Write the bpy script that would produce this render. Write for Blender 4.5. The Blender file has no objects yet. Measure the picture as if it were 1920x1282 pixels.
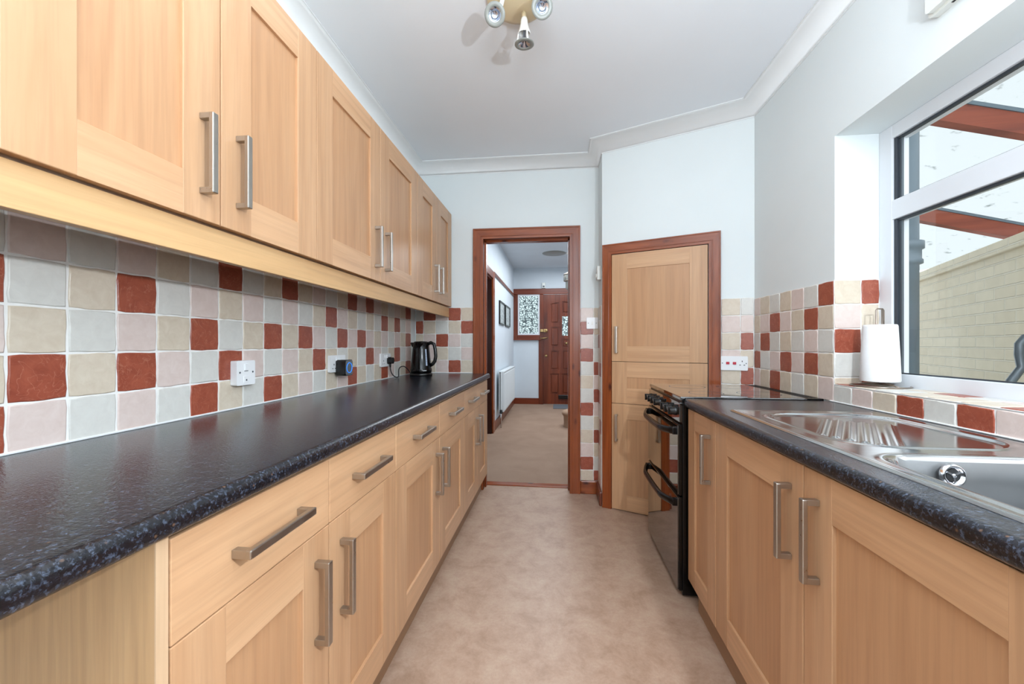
import bpy, bmesh, math, random
from mathutils import Vector, Matrix
random.seed(7)
scn = bpy.context.scene
COL = scn.collection
R = math.radians
PI = math.pi

# ------------------------------------------------------------------ camera
YAW = math.atan(85 / 750)
cd = bpy.data.cameras.new('camera'); cam = bpy.data.objects.new('camera', cd); COL.objects.link(cam)
cam.location = (0, 0, 1.15); cam.rotation_euler = (PI / 2, 0, YAW)
cd.sensor_width = 36; cd.sensor_fit = 'HORIZONTAL'; cd.lens = 750 / 1920 * 36
cd.shift_y = 4 / 1920; cd.clip_start = .02; cd.clip_end = 100
scn.camera = cam

# ------------------------------------------------------------------ world, lights, exposure
w = bpy.data.worlds.new('world'); scn.world = w; w.use_nodes = True
bg = w.node_tree.nodes['Background']; bg.inputs[0].default_value = (.86, .94, 1, 1); bg.inputs[1].default_value = 2.6
def lamp(name, kind, loc, power, size=.1, rot=(0, 0, 0), col=(1, 1, 1), sy=None, spread=None):
    l = bpy.data.lights.new(name, kind); l.energy = power; l.color = col
    if kind == 'AREA':
        l.size = size
        if sy: l.shape = 'RECTANGLE'; l.size_y = sy
        if spread: l.spread = spread
    else: l.shadow_soft_size = size
    o = bpy.data.objects.new(name, l); COL.objects.link(o); o.location = loc; o.rotation_euler = rot
    return o
lamp('flash_light', 'POINT', (.66, .02, 1.55), 68.0, .022, col=(.86, .93, 1))
lamp('bounced_flash_light', 'AREA', (.1, -.35, 1.75), 52, .6, (PI, 0, 0), (.86, .93, 1), .6)
lamp('ceiling_bounce_light', 'AREA', (0, -.75, 2.5), 16, 2.0, (R(38), 0, 0), (.86, .93, 1), 1.4)
lamp('room_fill_light', 'AREA', (.0, .9, 2.57), 5, 1.2, (0, 0, 0), (.88, .94, 1), 1.6)  # soft area fill added below the ceiling, no fitting there
lamp('hall_area_light', 'AREA', (.2, 5.6, 2.55), 60, 1.2, (0, 0, 0), (.9, .95, 1), 3.0)  # wide area light added under the hall ceiling, apart from the lantern
scn.view_settings.view_transform = 'Standard'; scn.view_settings.look = 'None'
scn.view_settings.gamma = 1; scn.view_settings.use_curve_mapping = False
scn.view_settings.exposure = 0.07
try:
    scn.cycles.max_bounces = 10; scn.cycles.transparent_max_bounces = 16
    scn.cycles.caustics_reflective = False; scn.cycles.caustics_refractive = False
    scn.cycles.sample_clamp_indirect = 6
except Exception: pass

# ------------------------------------------------------------------ material helpers
def lin(c):
    return tuple(((x / 255) / 12.92 if x / 255 <= .04045 else ((x / 255 + .055) / 1.055) ** 2.4) for x in c) + (1,)
class NT:
    def __init__(s, name):
        s.m = bpy.data.materials.new(name); s.m.use_nodes = True; s.t = s.m.node_tree
        s.b = s.t.nodes['Principled BSDF']
    def n(s, typ, **kw):
        x = s.t.nodes.new(typ)
        for k, v in kw.items(): setattr(x, k, v)
        return x
    def l(s, a, b): s.t.links.new(a, b)
    def coord(s, scale=(1, 1, 1), kind='Object', rot=(0, 0, 0)):
        t = s.n('ShaderNodeTexCoord'); m = s.n('ShaderNodeMapping'); s.l(t.outputs[kind], m.inputs[0])
        m.inputs['Scale'].default_value = scale; m.inputs['Rotation'].default_value = rot
        return m.outputs[0]
    def noise(s, vec, scale, detail=3, rough=.5, dist=0):
        x = s.n('ShaderNodeTexNoise'); s.l(vec, x.inputs['Vector']); x.inputs['Scale'].default_value = scale
        x.inputs['Detail'].default_value = detail; x.inputs['Roughness'].default_value = rough; x.inputs['Distortion'].default_value = dist
        return x.outputs['Fac']
    def ramp(s, fac, stops):
        x = s.n('ShaderNodeValToRGB'); s.l(fac, x.inputs[0]); e = x.color_ramp.elements
        while len(e) < len(stops): e.new(.5)
        for i, (p, c) in enumerate(stops): e[i].position = p; e[i].color = c
        return x.outputs[0]
    def mix(s, fac, a, b, mode='MIX'):
        x = s.n('ShaderNodeMix', data_type='RGBA', blend_type=mode)
        for sock, v in ((x.inputs[0], fac), (x.inputs[6], a), (x.inputs[7], b)):
            if hasattr(v, 'links'): s.l(v, sock)
            else: sock.default_value = v
        return x.outputs[2]
    def bump(s, h, strength=.2, dist=.002):
        x = s.n('ShaderNodeBump'); s.l(h, x.inputs['Height']); x.inputs['Strength'].default_value = strength; x.inputs['Distance'].default_value = dist
        s.l(x.outputs[0], s.b.inputs['Normal'])
    def base(s, c):
        if hasattr(c, 'links'): s.l(c, s.b.inputs['Base Color'])
        else: s.b.inputs['Base Color'].default_value = c
    def p(s, **kw):
        for k, v in kw.items(): s.b.inputs[k.replace('_', ' ')].default_value = v
        return s
def plain(name, col, rough=.5, metal=0, var=.04, scale=8, bump=0, spec=.5, coat=0):
    t = NT(name); v = t.coord(); f = t.noise(v, scale, 3)
    c = lin(col); d = tuple(max(0, x * (1 - var * 2)) for x in c[:3]) + (1,)
    t.base(t.ramp(f, [(.35, d), (.65, c)])); t.p(Roughness=rough, Metallic=metal)
    t.b.inputs['Specular IOR Level'].default_value = spec; t.b.inputs['Coat Weight'].default_value = coat
    if bump: t.bump(t.noise(v, scale * 12, 2), bump)
    return t.m
def wood(name, dark, light, along, rough=.38, grain=1.0, knots=False, flame=.0):
    """along: local axis the grain runs on (0,1,2)"""
    t = NT(name)
    sc = [70, 70, 70]; sc[along] = 2.2
    oi = t.n('ShaderNodeObjectInfo'); tc = t.n('ShaderNodeTexCoord')
    ad = t.n('ShaderNodeVectorMath', operation='ADD'); t.l(tc.outputs['Object'], ad.inputs[0])
    ms = t.n('ShaderNodeVectorMath', operation='SCALE'); ms.inputs[0].default_value = (7, 5, 3); t.l(oi.outputs['Random'], ms.inputs['Scale'])
    t.l(ms.outputs[0], ad.inputs[1])
    m = t.n('ShaderNodeMapping'); t.l(ad.outputs[0], m.inputs[0]); m.inputs['Scale'].default_value = sc
    fine = t.noise(m.outputs[0], 1.0, 5, .62, .25)
    m2 = t.n('ShaderNodeMapping'); t.l(ad.outputs[0], m2.inputs[0]); s2 = [9, 9, 9]; s2[along] = .7; m2.inputs['Scale'].default_value = s2
    broad = t.noise(m2.outputs[0], 1.0, 4, .6, 1.2)
    c = t.ramp(broad, [(.3, lin(dark)), (.7, lin(light))])
    md = tuple(1 - (.15 * grain) for _ in range(3)) + (1,)
    c = t.mix(.75, c, t.ramp(fine, [(.36, md), (.56, (1, 1, 1, 1))]), 'MULTIPLY')
    if knots:
        m3 = t.n('ShaderNodeMapping'); t.l(ad.outputs[0], m3.inputs[0]); s3 = [10, 10, 10]; s3[along] = 4.2; m3.inputs['Scale'].default_value = s3
        vo = t.n('ShaderNodeTexVoronoi'); t.l(m3.outputs[0], vo.inputs['Vector']); vo.inputs['Scale'].default_value = 1
        c = t.mix(t.ramp(vo.outputs['Distance'], [(.04, (1, 1, 1, 1)), (.16, (0, 0, 0, 1))]), c, lin((64, 22, 12)))
    t.base(c); t.p(Roughness=rough); t.bump(fine, .08, .001)
    return t.m
M = {}
# oak veneer of the kitchen doors (grain upright / grain across)
M['oak_v'] = wood('oak_upright', (188, 144, 106), (204, 162, 124), 2, .34)
M['oak_h'] = wood('oak_across', (192, 148, 110), (211, 169, 130), 0, .34)
M['oak_panel'] = wood('oak_panel', (182, 136, 98), (197, 153, 114), 2, .34)
M['oak_edge'] = wood('oak_edge', (198, 164, 130), (210, 178, 144), 2, .5)
M['oak_side'] = wood('oak_side', (184, 142, 98), (206, 166, 120), 2, .5, 1.3)
M['pelmet'] = wood('pelmet_oak', (198, 156, 108), (212, 172, 124), 1, .42, 1.0)
M['redwood_v'] = wood('stained_pine_upright', (112, 50, 20), (162, 82, 38), 2, .25, 1.1, True)
M['redwood_h'] = wood('stained_pine_across', (112, 50, 20), (162, 82, 38), 0, .25, 1.1, True)
M['redwood_y'] = wood('stained_pine_lengthways', (96, 44, 26), (128, 62, 38), 1, .3, 1.1)
M['hardwood'] = wood('front_door_hardwood', (84, 34, 18), (132, 62, 36), 2, .25, 1.0)
M['hardwood_h'] = wood('front_door_hardwood_across', (96, 38, 20), (130, 58, 32), 0, .25, 1.0)
M['darkwood'] = wood('dark_door_wood', (44, 18, 12), (66, 28, 18), 2, .3, 1.0)
M['rafter'] = wood('rafter_wood', (124, 54, 34), (166, 82, 54), 0, .6, 1.0, True)
M['paint'] = plain('white_wall_paint', (228, 235, 236), .75, var=.01, scale=3)
M['ceil'] = plain('ceiling_paint', (240, 245, 250), .85, var=.01, scale=2)
M['cornice'] = plain('cornice_paint', (234, 237, 238), .6, var=.01)
M['hallpaint'] = plain('hall_wall_paint', (212, 221, 228), .75, var=.02, scale=3)
M['upvc'] = plain('white_upvc', (222, 226, 231), .3, var=.01)
M['plinth'] = wood('shaded_plinth_board', (140, 106, 78), (156, 120, 90), 1, .5)  # wood colour darkened to carry the shade beneath the base cabinets
M['gauge'] = plain('clear_gauge_plastic', (170, 184, 204), .2)
M['kettle'] = plain('black_gloss_plastic', (8, 8, 9), .14, spec=.35)
M['plastic'] = plain('white_plastic', (238, 240, 242), .3, var=.01)
M['offwhite'] = plain('offwhite_plastic', (226, 229, 224), .35, var=.01)
M['gasket'] = plain('dark_gasket', (48, 54, 62), .5)
M['black'] = plain('black_plastic', (14, 14, 15), .25)
M['blackmetal'] = plain('black_enamel', (7, 7, 8), .22, spec=.35)
M['gloss'] = plain('black_glass', (14, 12, 11), .04, coat=1.0, spec=.9)
M['hob'] = plain('ceramic_hob_glass', (22, 19, 18), .05, coat=1.0, spec=1.0)
M['dark'] = plain('dark_hole', (16, 16, 18), .6)
M['red'] = plain('red_rocker', (190, 22, 52), .35)
M['cream'] = plain('cream_enamel', (226, 208, 172), .35, var=.02)
M['lampwhite'] = plain('white_lamp_enamel', (240, 240, 236), .3, var=.01)
M['frost'] = plain('frosted_lamp_glass', (138, 141, 136), .35, var=.02)
M['reflector'] = plain('lamp_reflector', (200, 208, 225), .12, .9, var=.02)
M['paper'] = plain('kitchen_paper', (246, 248, 250), .95, var=.01, scale=60, bump=.3)
M['wire'] = plain('chromed_wire', (150, 138, 128), .3, .9)
M['silicone'] = plain('white_sealant', (232, 234, 234), .5, var=.01)
M['brass'] = plain('brass', (190, 160, 110), .3, .9)
M['cable'] = plain('black_cable', (18, 18, 20), .5)
M['radiator'] = plain('radiator_enamel', (222, 228, 230), .35, var=.01)
M['mat'] = plain('grey_doormat', (108, 112, 118), .95, var=.1, scale=80)
M['pouf'] = plain('beige_upholstery', (172, 142, 118), .9, var=.05, scale=60)
M['bluepipe'] = plain('grey_pipe_plastic', (104, 118, 128), .4, var=.03)
M['slate'] = plain('slate_grey_metal', (84, 92, 98), .4, .3)
M['picture'] = plain('picture_print', (200, 206, 208), .2, var=.25, scale=30)
M['paving'] = plain('concrete_paving', (168, 166, 158), .9, var=.08, scale=6)
M['ledblue'] = plain('blue_ring', (40, 130, 230), .3)
M['ledblue'].node_tree.nodes['Principled BSDF'].inputs['Emission Color'].default_value = (.05, .25, .9, 1)
M['ledblue'].node_tree.nodes['Principled BSDF'].inputs['Emission Strength'].default_value = .6

def steel(name, col, rough, sc=(4, 300, 4)):
    t = NT(name); v = t.coord(sc); f = t.noise(v, 1, 3)
    t.base(lin(col)); t.p(Metallic=1.0)
    t.l(t.ramp(f, [(.3, (rough * .8,) * 3 + (1,)), (.7, (rough * 1.25,) * 3 + (1,))]), t.b.inputs['Roughness'])
    return t.m
M['nickel'] = steel('brushed_nickel', (180, 174, 166), .34, (60, 60, 60))
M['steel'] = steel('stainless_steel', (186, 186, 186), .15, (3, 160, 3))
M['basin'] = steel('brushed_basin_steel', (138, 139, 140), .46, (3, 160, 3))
M['chrome'] = steel('chrome', (215, 215, 218), .08, (3, 3, 3))

def worktop_mat():
    t = NT('granite_laminate'); v = t.coord()
    n1 = t.noise(v, 165, 5, .7, .2); n2 = t.noise(v, 60, 3, .6, .3)
    c = t.ramp(n1, [(.36, lin((13, 13, 16))), (.52, lin((27, 28, 34))), (.70, lin((82, 92, 110)))])
    c = t.mix(t.ramp(n2, [(.44, (0, 0, 0, 1)), (.6, (.5, .5, .5, 1))]), c, lin((20, 21, 26)))
    vo = t.n('ShaderNodeTexVoronoi'); t.l(v, vo.inputs['Vector']); vo.inputs['Scale'].default_value = 42
    c = t.mix(t.ramp(vo.outputs['Distance'], [(.0, (.8, .8, .8, 1)), (.12, (0, 0, 0, 1))]), c, lin((118, 88, 66)))
    t.base(c); t.p(Roughness=.18); t.b.inputs['Specular IOR Level'].default_value = .6
    t.bump(t.noise(v, 220, 3), .7, .0011)
    return t.m
M['worktop'] = worktop_mat()

def tile_mat(name, a, b, scratch=None):
    t = NT(name); v = t.coord(); n = t.noise(v, 34, 6, .65, .6)
    c = t.ramp(n, [(.3, lin(a)), (.7, lin(b))])
    n2 = t.noise(v, 14, 2, .5, 3.0)
    if scratch:
        line = t.ramp(n2, [(.485, (0, 0, 0, 1)), (.5, (.55, .55, .55, 1)), (.515, (0, 0, 0, 1))])
        c = t.mix(line, c, lin(scratch))
    t.base(c); t.p(Roughness=.34); t.bump(n, .25, .002)
    return t.m
M['tR'] = tile_mat('terracotta_tile', (140, 66, 48), (162, 84, 62), (188, 126, 104))
M['tB'] = tile_mat('beige_tile', (203, 188, 168), (216, 204, 186))
M['tG'] = tile_mat('pale_grey_tile', (208, 206, 200), (218, 217, 211))
M['tP'] = tile_mat('pale_pink_tile', (211, 192, 184), (221, 205, 198))
M['grout'] = plain('white_grout', (240, 239, 236), .8, var=.02, scale=40)

def floor_mat():
    t = NT('mottled_stone_vinyl'); v = t.coord()
    a = t.noise(v, 7, 10, .78, .3); b = t.noise(v, 90, 4, .7)
    c = t.ramp(a, [(.32, lin((160, 130, 108))), (.5, lin((180, 151, 130))), (.68, lin((193, 168, 147)))])
    c = t.mix(.5, c, t.ramp(b, [(.3, (.84, .82, .8, 1)), (.6, (1, 1, 1, 1))]), 'MULTIPLY')
    t.base(c); t.p(Roughness=.38); t.bump(b, .12, .001)
    return t.m
M['floor'] = floor_mat()
def carpet_mat():
    t = NT('beige_carpet'); v = t.coord(); a = t.noise(v, 420, 3); b = t.noise(v, 3.2, 5, .6, .6)
    c = t.ramp(b, [(.3, lin((158, 130, 110))), (.7, lin((172, 144, 123)))])
    c = t.mix(.6, c, t.ramp(a, [(.3, (.7, .7, .7, 1)), (.7, (1, 1, 1, 1))]), 'MULTIPLY')
    t.base(c); t.p(Roughness=1); t.bump(a, .8, .004)
    return t.m
M['carpet'] = carpet_mat()

def glass_mat(name, tint=(1, 1, 1, 1), ior=1.5, rough=0.0):
    t = NT(name); out = t.t.nodes['Material Output']
    tr = t.n('ShaderNodeBsdfTransparent'); tr.inputs[0].default_value = tint
    gl = t.n('ShaderNodeBsdfGlossy'); gl.inputs['Roughness'].default_value = rough
    fr = t.n('ShaderNodeFresnel'); fr.inputs['IOR'].default_value = ior
    mx = t.n('ShaderNodeMixShader'); ge = t.n('ShaderNodeNewGeometry'); mu = t.n('ShaderNodeMath', operation='MULTIPLY_ADD'); mu.inputs[1].default_value = -1; mu.inputs[2].default_value = 1
    t.l(ge.outputs['Backfacing'], mu.inputs[0]); m2 = t.n('ShaderNodeMath', operation='MULTIPLY'); t.l(fr.outputs[0], m2.inputs[0]); t.l(mu.outputs[0], m2.inputs[1])
    t.l(m2.outputs[0], mx.inputs[0]); t.l(tr.outputs[0], mx.inputs[1]); t.l(gl.outputs[0], mx.inputs[2])
    t.l(mx.outputs[0], out.inputs[0]); t.t.nodes.remove(t.b)
    return t.m
M['glass'] = glass_mat('window_glass', (.98, .985, .98, 1), 1.38)
def patterned_glass():
    t = NT('patterned_glass'); out = t.t.nodes['Material Output']
    v = t.coord((1, 1, 1)); vo = t.n('ShaderNodeTexVoronoi', feature='DISTANCE_TO_EDGE'); vo.inputs['Scale'].default_value = 26
    d = t.n('ShaderNodeMapping'); t.l(v, d.inputs[0]); t.l(d.outputs[0], vo.inputs['Vector'])
    e = t.ramp(vo.outputs['Distance'], [(.02, (.9, .9, .9, 1)), (.13, (0, 0, 0, 1))])
    tr = t.n('ShaderNodeBsdfTransparent'); tr.inputs[0].default_value = (.60, .65, .64, 1)
    df = t.n('ShaderNodeBsdfPrincipled'); df.inputs['Base Color'].default_value = lin((70, 84, 90)); df.inputs['Roughness'].default_value = .15
    mx = t.n('ShaderNodeMixShader'); t.l(e, mx.inputs[0]); t.l(tr.outputs[0], mx.inputs[1]); t.l(df.outputs[0], mx.inputs[2])
    t.l(mx.outputs[0], out.inputs[0]); t.t.nodes.remove(t.b)
    return t.m
M['patglass'] = patterned_glass()
def polycarb():
    t = NT('twinwall_polycarbonate'); out = t.t.nodes['Material Output']; v = t.coord()
    sp = t.noise(v, 12, 4, .6, .2)
    dirt = t.ramp(sp, [(.61, (.39, .40, .395, 1)), (.71, (.16, .17, .16, 1))])
    tl = t.n('ShaderNodeBsdfTranslucent'); t.l(dirt, tl.inputs[0])
    tr = t.n('ShaderNodeBsdfTransparent'); t.l(dirt, tr.inputs[0])
    mx = t.n('ShaderNodeMixShader'); mx.inputs[0].default_value = .4; t.l(tl.outputs[0], mx.inputs[1]); t.l(tr.outputs[0], mx.inputs[2])
    t.l(mx.outputs[0], out.inputs[0]); t.t.nodes.remove(t.b)
    return t.m
M['polycarb'] = polycarb()
def brick_mat():
    t = NT('cream_painted_brick'); v = t.coord((1, 1, 1), rot=(R(90), 0, 0))
    tc = t.n('ShaderNodeTexCoord'); sx = t.n('ShaderNodeSeparateXYZ'); t.l(tc.outputs['Object'], sx.inputs[0])
    cx = t.n('ShaderNodeCombineXYZ'); t.l(sx.outputs[0], cx.inputs[0]); t.l(sx.outputs[2], cx.inputs[1])
    b = t.n('ShaderNodeTexBrick'); t.l(cx.outputs[0], b.inputs['Vector']); b.inputs['Scale'].default_value = 1
    b.inputs['Brick Width'].default_value = .225; b.inputs['Row Height'].default_value = .075; b.inputs['Mortar Size'].default_value = .006
    b.inputs['Mortar Smooth'].default_value = .5
    b.inputs['Color1'].default_value = lin((236, 222, 198)); b.inputs['Color2'].default_value = lin((230, 215, 190)); b.inputs['Mortar'].default_value = lin((243, 232, 212))
    n = t.noise(tc.outputs['Object'], 12, 5)
    t.base(t.mix(.3, b.outputs[0], t.ramp(n, [(.3, (.75, .75, .72, 1)), (.7, (1, 1, 1, 1))]), 'MULTIPLY')); t.p(Roughness=.85)
    inv = t.n('ShaderNodeMath', operation='SUBTRACT'); inv.inputs[0].default_value = 1; t.l(b.outputs['Fac'], inv.inputs[1])
    t.bump(inv.outputs[0], .9, .008)
    return t.m
M['brick'] = brick_mat()

# ------------------------------------------------------------------ mesh helpers
class MB:
    """collects shapes into one mesh; slots = list of material keys"""
    def __init__(s): s.bm = bmesh.new(); s.keys = []
    def slot(s, k):
        if k not in s.keys: s.keys.append(k)
        return s.keys.index(k)
    def _merge(s, b2, k, smooth=False, mat=None):
        i = s.slot(k); vm = {}
        for v in b2.verts: vm[v] = s.bm.verts.new(mat @ v.co if mat else v.co)
        for f in b2.faces:
            try: nf = s.bm.faces.new([vm[v] for v in f.verts]); nf.material_index = i; nf.smooth = smooth
            except ValueError: pass
        b2.free()
    def box(s, k, x0, x1, y0, y1, z0, z1, bev=0.0, seg=2, mat=None):
        b = bmesh.new(); bmesh.ops.create_cube(b, size=1)
        for v in b.verts: v.co = Vector(((x0 + x1) / 2 + v.co.x * (x1 - x0), (y0 + y1) / 2 + v.co.y * (y1 - y0), (z0 + z1) / 2 + v.co.z * (z1 - z0)))
        if bev: bmesh.ops.bevel(b, geom=b.edges[:], offset=bev, segments=seg, affect='EDGES', profile=.5)
        s._merge(b, k, False, mat); return s
    def lathe(s, k, prof, n=32, mat=None, smooth=True):
        b = bmesh.new(); rings = []
        for r, z in prof:
            if r < 1e-6: rings.append([b.verts.new((0, 0, z))])
            else: rings.append([b.verts.new((r * math.cos(2 * PI * j / n), r * math.sin(2 * PI * j / n), z)) for j in range(n)])
        for a, c in zip(rings, rings[1:]):
            for j in range(n):
                q = [a[j % len(a)], a[(j + 1) % len(a)], c[(j + 1) % len(c)], c[j % len(c)]]
                u = []
                for v in q:
                    if v not in u: u.append(v)
                if len(u) > 2: b.faces.new(u)
        bmesh.ops.recalc_face_normals(b, faces=b.faces[:])
        s._merge(b, k, smooth, mat); return s
    def tube(s, k, pts, r, n=10, closed=False, cap=True, ry=None, mat=None):
        b = bmesh.new(); P = [Vector(p) for p in pts]; N = len(P); rings = []
        T = []
        for i in range(N):
            if closed: t = P[(i + 1) % N] - P[i - 1]
            else: t = P[min(i + 1, N - 1)] - P[max(i - 1, 0)]
            T.append(t.normalized())
        up = Vector((0, 0, 1)) if abs(T[0].z) < .9 else Vector((1, 0, 0))
        u = T[0].cross(up).normalized()
        for i in range(N):
            u = (u - T[i] * u.dot(T[i])).normalized(); v = T[i].cross(u)
            rr = r[i] if isinstance(r, (list, tuple)) else r
            r2 = ry if ry else rr
            rings.append([b.verts.new(P[i] + u * (rr * math.cos(2 * PI * j / n)) + v * (r2 * math.sin(2 * PI * j / n))) for j in range(n)])
        for i in range(N if closed else N - 1):
            a = rings[i]; c = rings[(i + 1) % N]
            for j in range(n): b.faces.new([a[j], a[(j + 1) % n], c[(j + 1) % n], c[j]])
        if cap and not closed: b.faces.new(rings[0]); b.faces.new(rings[-1])
        bmesh.ops.recalc_face_normals(b, faces=b.faces[:])
        s._merge(b, k, True, mat); return s
    def prism(s, k, poly, z0, z1, mat=None, smooth=False):
        b = bmesh.new(); a = [b.verts.new((x, y, z0)) for x, y in poly]; c = [b.verts.new((x, y, z1)) for x, y in poly]; n = len(poly)
        b.faces.new(a); b.faces.new(c)
        for i in range(n): b.faces.new([a[i], a[(i + 1) % n], c[(i + 1) % n], c[i]]).smooth = smooth
        bmesh.ops.recalc_face_normals(b, faces=b.faces[:])
        i = s.slot(k); vm = {}
        for v in b.verts: vm[v] = s.bm.verts.new(mat @ v.co if mat else v.co)
        for f in b.faces: nf = s.bm.faces.new([vm[v] for v in f.verts]); nf.material_index = i; nf.smooth = f.smooth
        b.free(); return s
    def tri_quad(s, k, pts, smooth=False):
        f = s.bm.faces.new([s.bm.verts.new(p) for p in pts]); f.material_index = s.slot(k); f.smooth = smooth; return s
    def build(s, name, parent=None, loc=None, rotz=0, **props):
        me = bpy.data.meshes.new(name); s.bm.to_mesh(me); s.bm.free()
        for k in s.keys: me.materials.append(M[k])
        o = bpy.data.objects.new(name, me); COL.objects.link(o)
        if parent: o.parent = parent
        if loc: o.location = loc
        if rotz: o.rotation_euler.z = rotz
        for k, v in props.items(): o[k] = v
        return o
def thing(name, label, cat, loc=(0, 0, 0), rotz=0, group=None):
    o = bpy.data.objects.new(name, None); COL.objects.link(o); o.empty_display_size = .05
    o.location = loc; o.rotation_euler.z = rotz; o['label'] = label; o['category'] = cat
    if group: o['group'] = group
    return o
def struct(mb, name, **kw): return mb.build(name, kind='structure', **kw)
def T(x, y, z): return Matrix.Translation((x, y, z))
def rot(a, ax): return Matrix.Rotation(a, 4, ax)
RIGHTY = rot(R(90), 'Y'); RIGHTX = rot(R(90), 'X')
def rrect(w, h, r, n=5):
    pts = []
    for cx, cy, a0 in ((w / 2 - r, h / 2 - r, 0), (-w / 2 + r, h / 2 - r, 90), (-w / 2 + r, -h / 2 + r, 180), (w / 2 - r, -h / 2 + r, 270)):
        for i in range(n + 1):
            a = R(a0 + 90 * i / n); pts.append((cx + r * math.cos(a), cy + r * math.sin(a)))
    return pts
def cells(mb, k, u0, u1, v0, v1, holes, fn):
    """boxes for every cell of a wall outside the holes; fn(u0,u1,v0,v1) adds one"""
    us = sorted({u0, u1, *[h[0] for h in holes], *[h[1] for h in holes]}); vs = sorted({v0, v1, *[h[2] for h in holes], *[h[3] for h in holes]})
    us = [u for u in us if u0 <= u <= u1]; vs = [v for v in vs if v0 <= v <= v1]
    for a, b in zip(us, us[1:]):
        for c, d in zip(vs, vs[1:]):
            m = ((a + b) / 2, (c + d) / 2)
            if any(h[0] < m[0] < h[1] and h[2] < m[1] < h[3] for h in holes): continue
            fn(a, b, c, d)

# ------------------------------------------------------------------ room shell
WL, WR, YB, HC = -1.144, 1.17, 3.132, 2.592
YF = -1.9
PA = Vector((.316, 2.901)); PB = Vector((WR, 2.535)); AD = (PB - PA).normalized(); AANG = math.atan2(AD.y, AD.x)
DX0, DX1, DZ = -.581, .095, 1.98         # kitchen doorway
WY0, WY1, WZ0, WZ1 = .15, 1.842, .978, 2.033   # window opening
struct(MB().box('floor', WL - .15, WR + .05, YF, 3.225, -.1, 0), 'floor')
struct(MB().box('carpet', -1.2, 1.4, 3.29, 7.8, -.1, .004), 'floor_hall')
struct(MB().box('redwood_h', DX0 - .02, DX1 + .02, 3.222, 3.293, -.05, .009, .003), 'trim_1')
struct(MB().box('ceil', WL - .15, WR + .4, YF - .1, YB + .13, HC, HC + .1), 'ceiling')
struct(MB().box('hallpaint', -1.2, 1.4, YB + .13, 7.9, 2.6, 2.7), 'ceiling_hall')
struct(MB().box('paint', WL - .12, WL, YF - .1, YB + .12, 0, HC), 'wall_left')
m = MB(); cells(m, 'paint', YF - .1, YB + .12, 0, HC, [(WY0, WY1, WZ0 - .02, WZ1)], lambda a, b, c, d: m.box('paint', WR, WR + .285, a, b, c, d))
struct(m, 'wall_right')
m = MB(); cells(m, 'paint', WL, WR, 0, HC, [(DX0 - .012, DX1 + .012, -1, DZ + .012)], lambda a, b, c, d: m.box('paint', a, b, YB, YB + .13, c, d))
struct(m, 'wall_back')
struct(MB().box('paint', WL - .1, WR + .3, YF - .1, YF, 0, HC), 'wall_front')
# corner chimney breast: angled face and short return
struct(MB().prism('paint', [(PA.x, PA.y), (WR - .0005, PB.y), (WR - .0005, YB - .0005), (PA.x, YB - .0005)], 0, HC - .001), 'wall_chimney_breast')
# cornice swept round the room
def cornice():
    a = .082; prof = [(0, -a - .006), (.004, -a - .006), (.004, -a)]
    for i in range(9):
        t = R(90) * i / 8; prof.append((.006 + (a - .006) * (1 - math.cos(t)), -a + (a - .006) * math.sin(t)))
    prof += [(a, -.005), (a + .006, -.005), (a + .006, 0)]
    path = [Vector(p) for p in ((WL, YF), (WL, YB), (PA.x, YB), (PA.x, PA.y), (WR, PB.y), (WR, YF))]
    offs = []
    for i, p in enumerate(path):
        ns = []
        for j in (i - 1, i):
            if 0 <= j < len(path) - 1:
                d = (path[j + 1] - path[j]).normalized(); ns.append(Vector((d.y, -d.x)))
        if len(ns) == 1: offs.append(ns[0])
        else: b = (ns[0] + ns[1]); offs.append(b * (2 / b.length_squared) if False else b / (1 + ns[0].dot(ns[1])))
    mb = MB(); k = mb.slot('cornice'); rows = []
    for p, o in zip(path, offs):
        rows.append([mb.bm.verts.new((p.x + o.x * d, p.y + o.y * d, HC + z)) for d, z in prof])
    for r0, r1 in zip(rows, rows[1:]):
        for j in range(len(prof) - 1):
            f = mb.bm.faces.new([r0[j], r0[j + 1], r1[j + 1], r1[j]]); f.material_index = k; f.smooth = 2 < j < 11
    return mb
struct(cornice(), 'trim_2')
# hall shell
HX = -.835
m = MB(); cells(m, 'hallpaint', YB + .13, 7.8, 0, 2.6, [(4.2, 5.06, -1, 1.99)], lambda a, b, c, d: m.box('hallpaint', HX - .12, HX, a, b, c, d))
struct(m, 'wall_hall_left')
struct(MB().box('hallpaint', 1.2, 1.3, YB + .13, 7.8, 0, 2.6), 'wall_hall_right')
m = MB(); cells(m, 'hallpaint', HX, 1.2, 0, 2.6, [(-.80, -.262, 1.27, 2.16), (-.262, .60, -1, 2.16)], lambda a, b, c, d: m.box('hallpaint', a, b, 7.65, 7.85, c, d))
struct(m, 'wall_hall_back')
# picture rail, skirtings
struct(MB().box('redwood_y', HX, HX + .02, 5.19, 7.65, 2.055, 2.1, .004), 'trim_3')
struct(MB().box('redwood_y', HX, HX + .018, 5.2, 7.65, 0.004, .12, .004), 'baseboard_hall_left')
struct(MB().box('hardwood_h', HX, -.354, 7.632, 7.65, 0.004, .12, .004), 'baseboard_hall_back')
struct(MB().box('redwood_h', .176, PA.x + .001, YB - .02, YB, 0, .10, .006), 'baseboard_back')
struct(MB().box('redwood_y', PA.x - .02, PA.x, PA.y - .012, YB - .02, 0, .10, .006), 'baseboard_chimney_breast')

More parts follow.
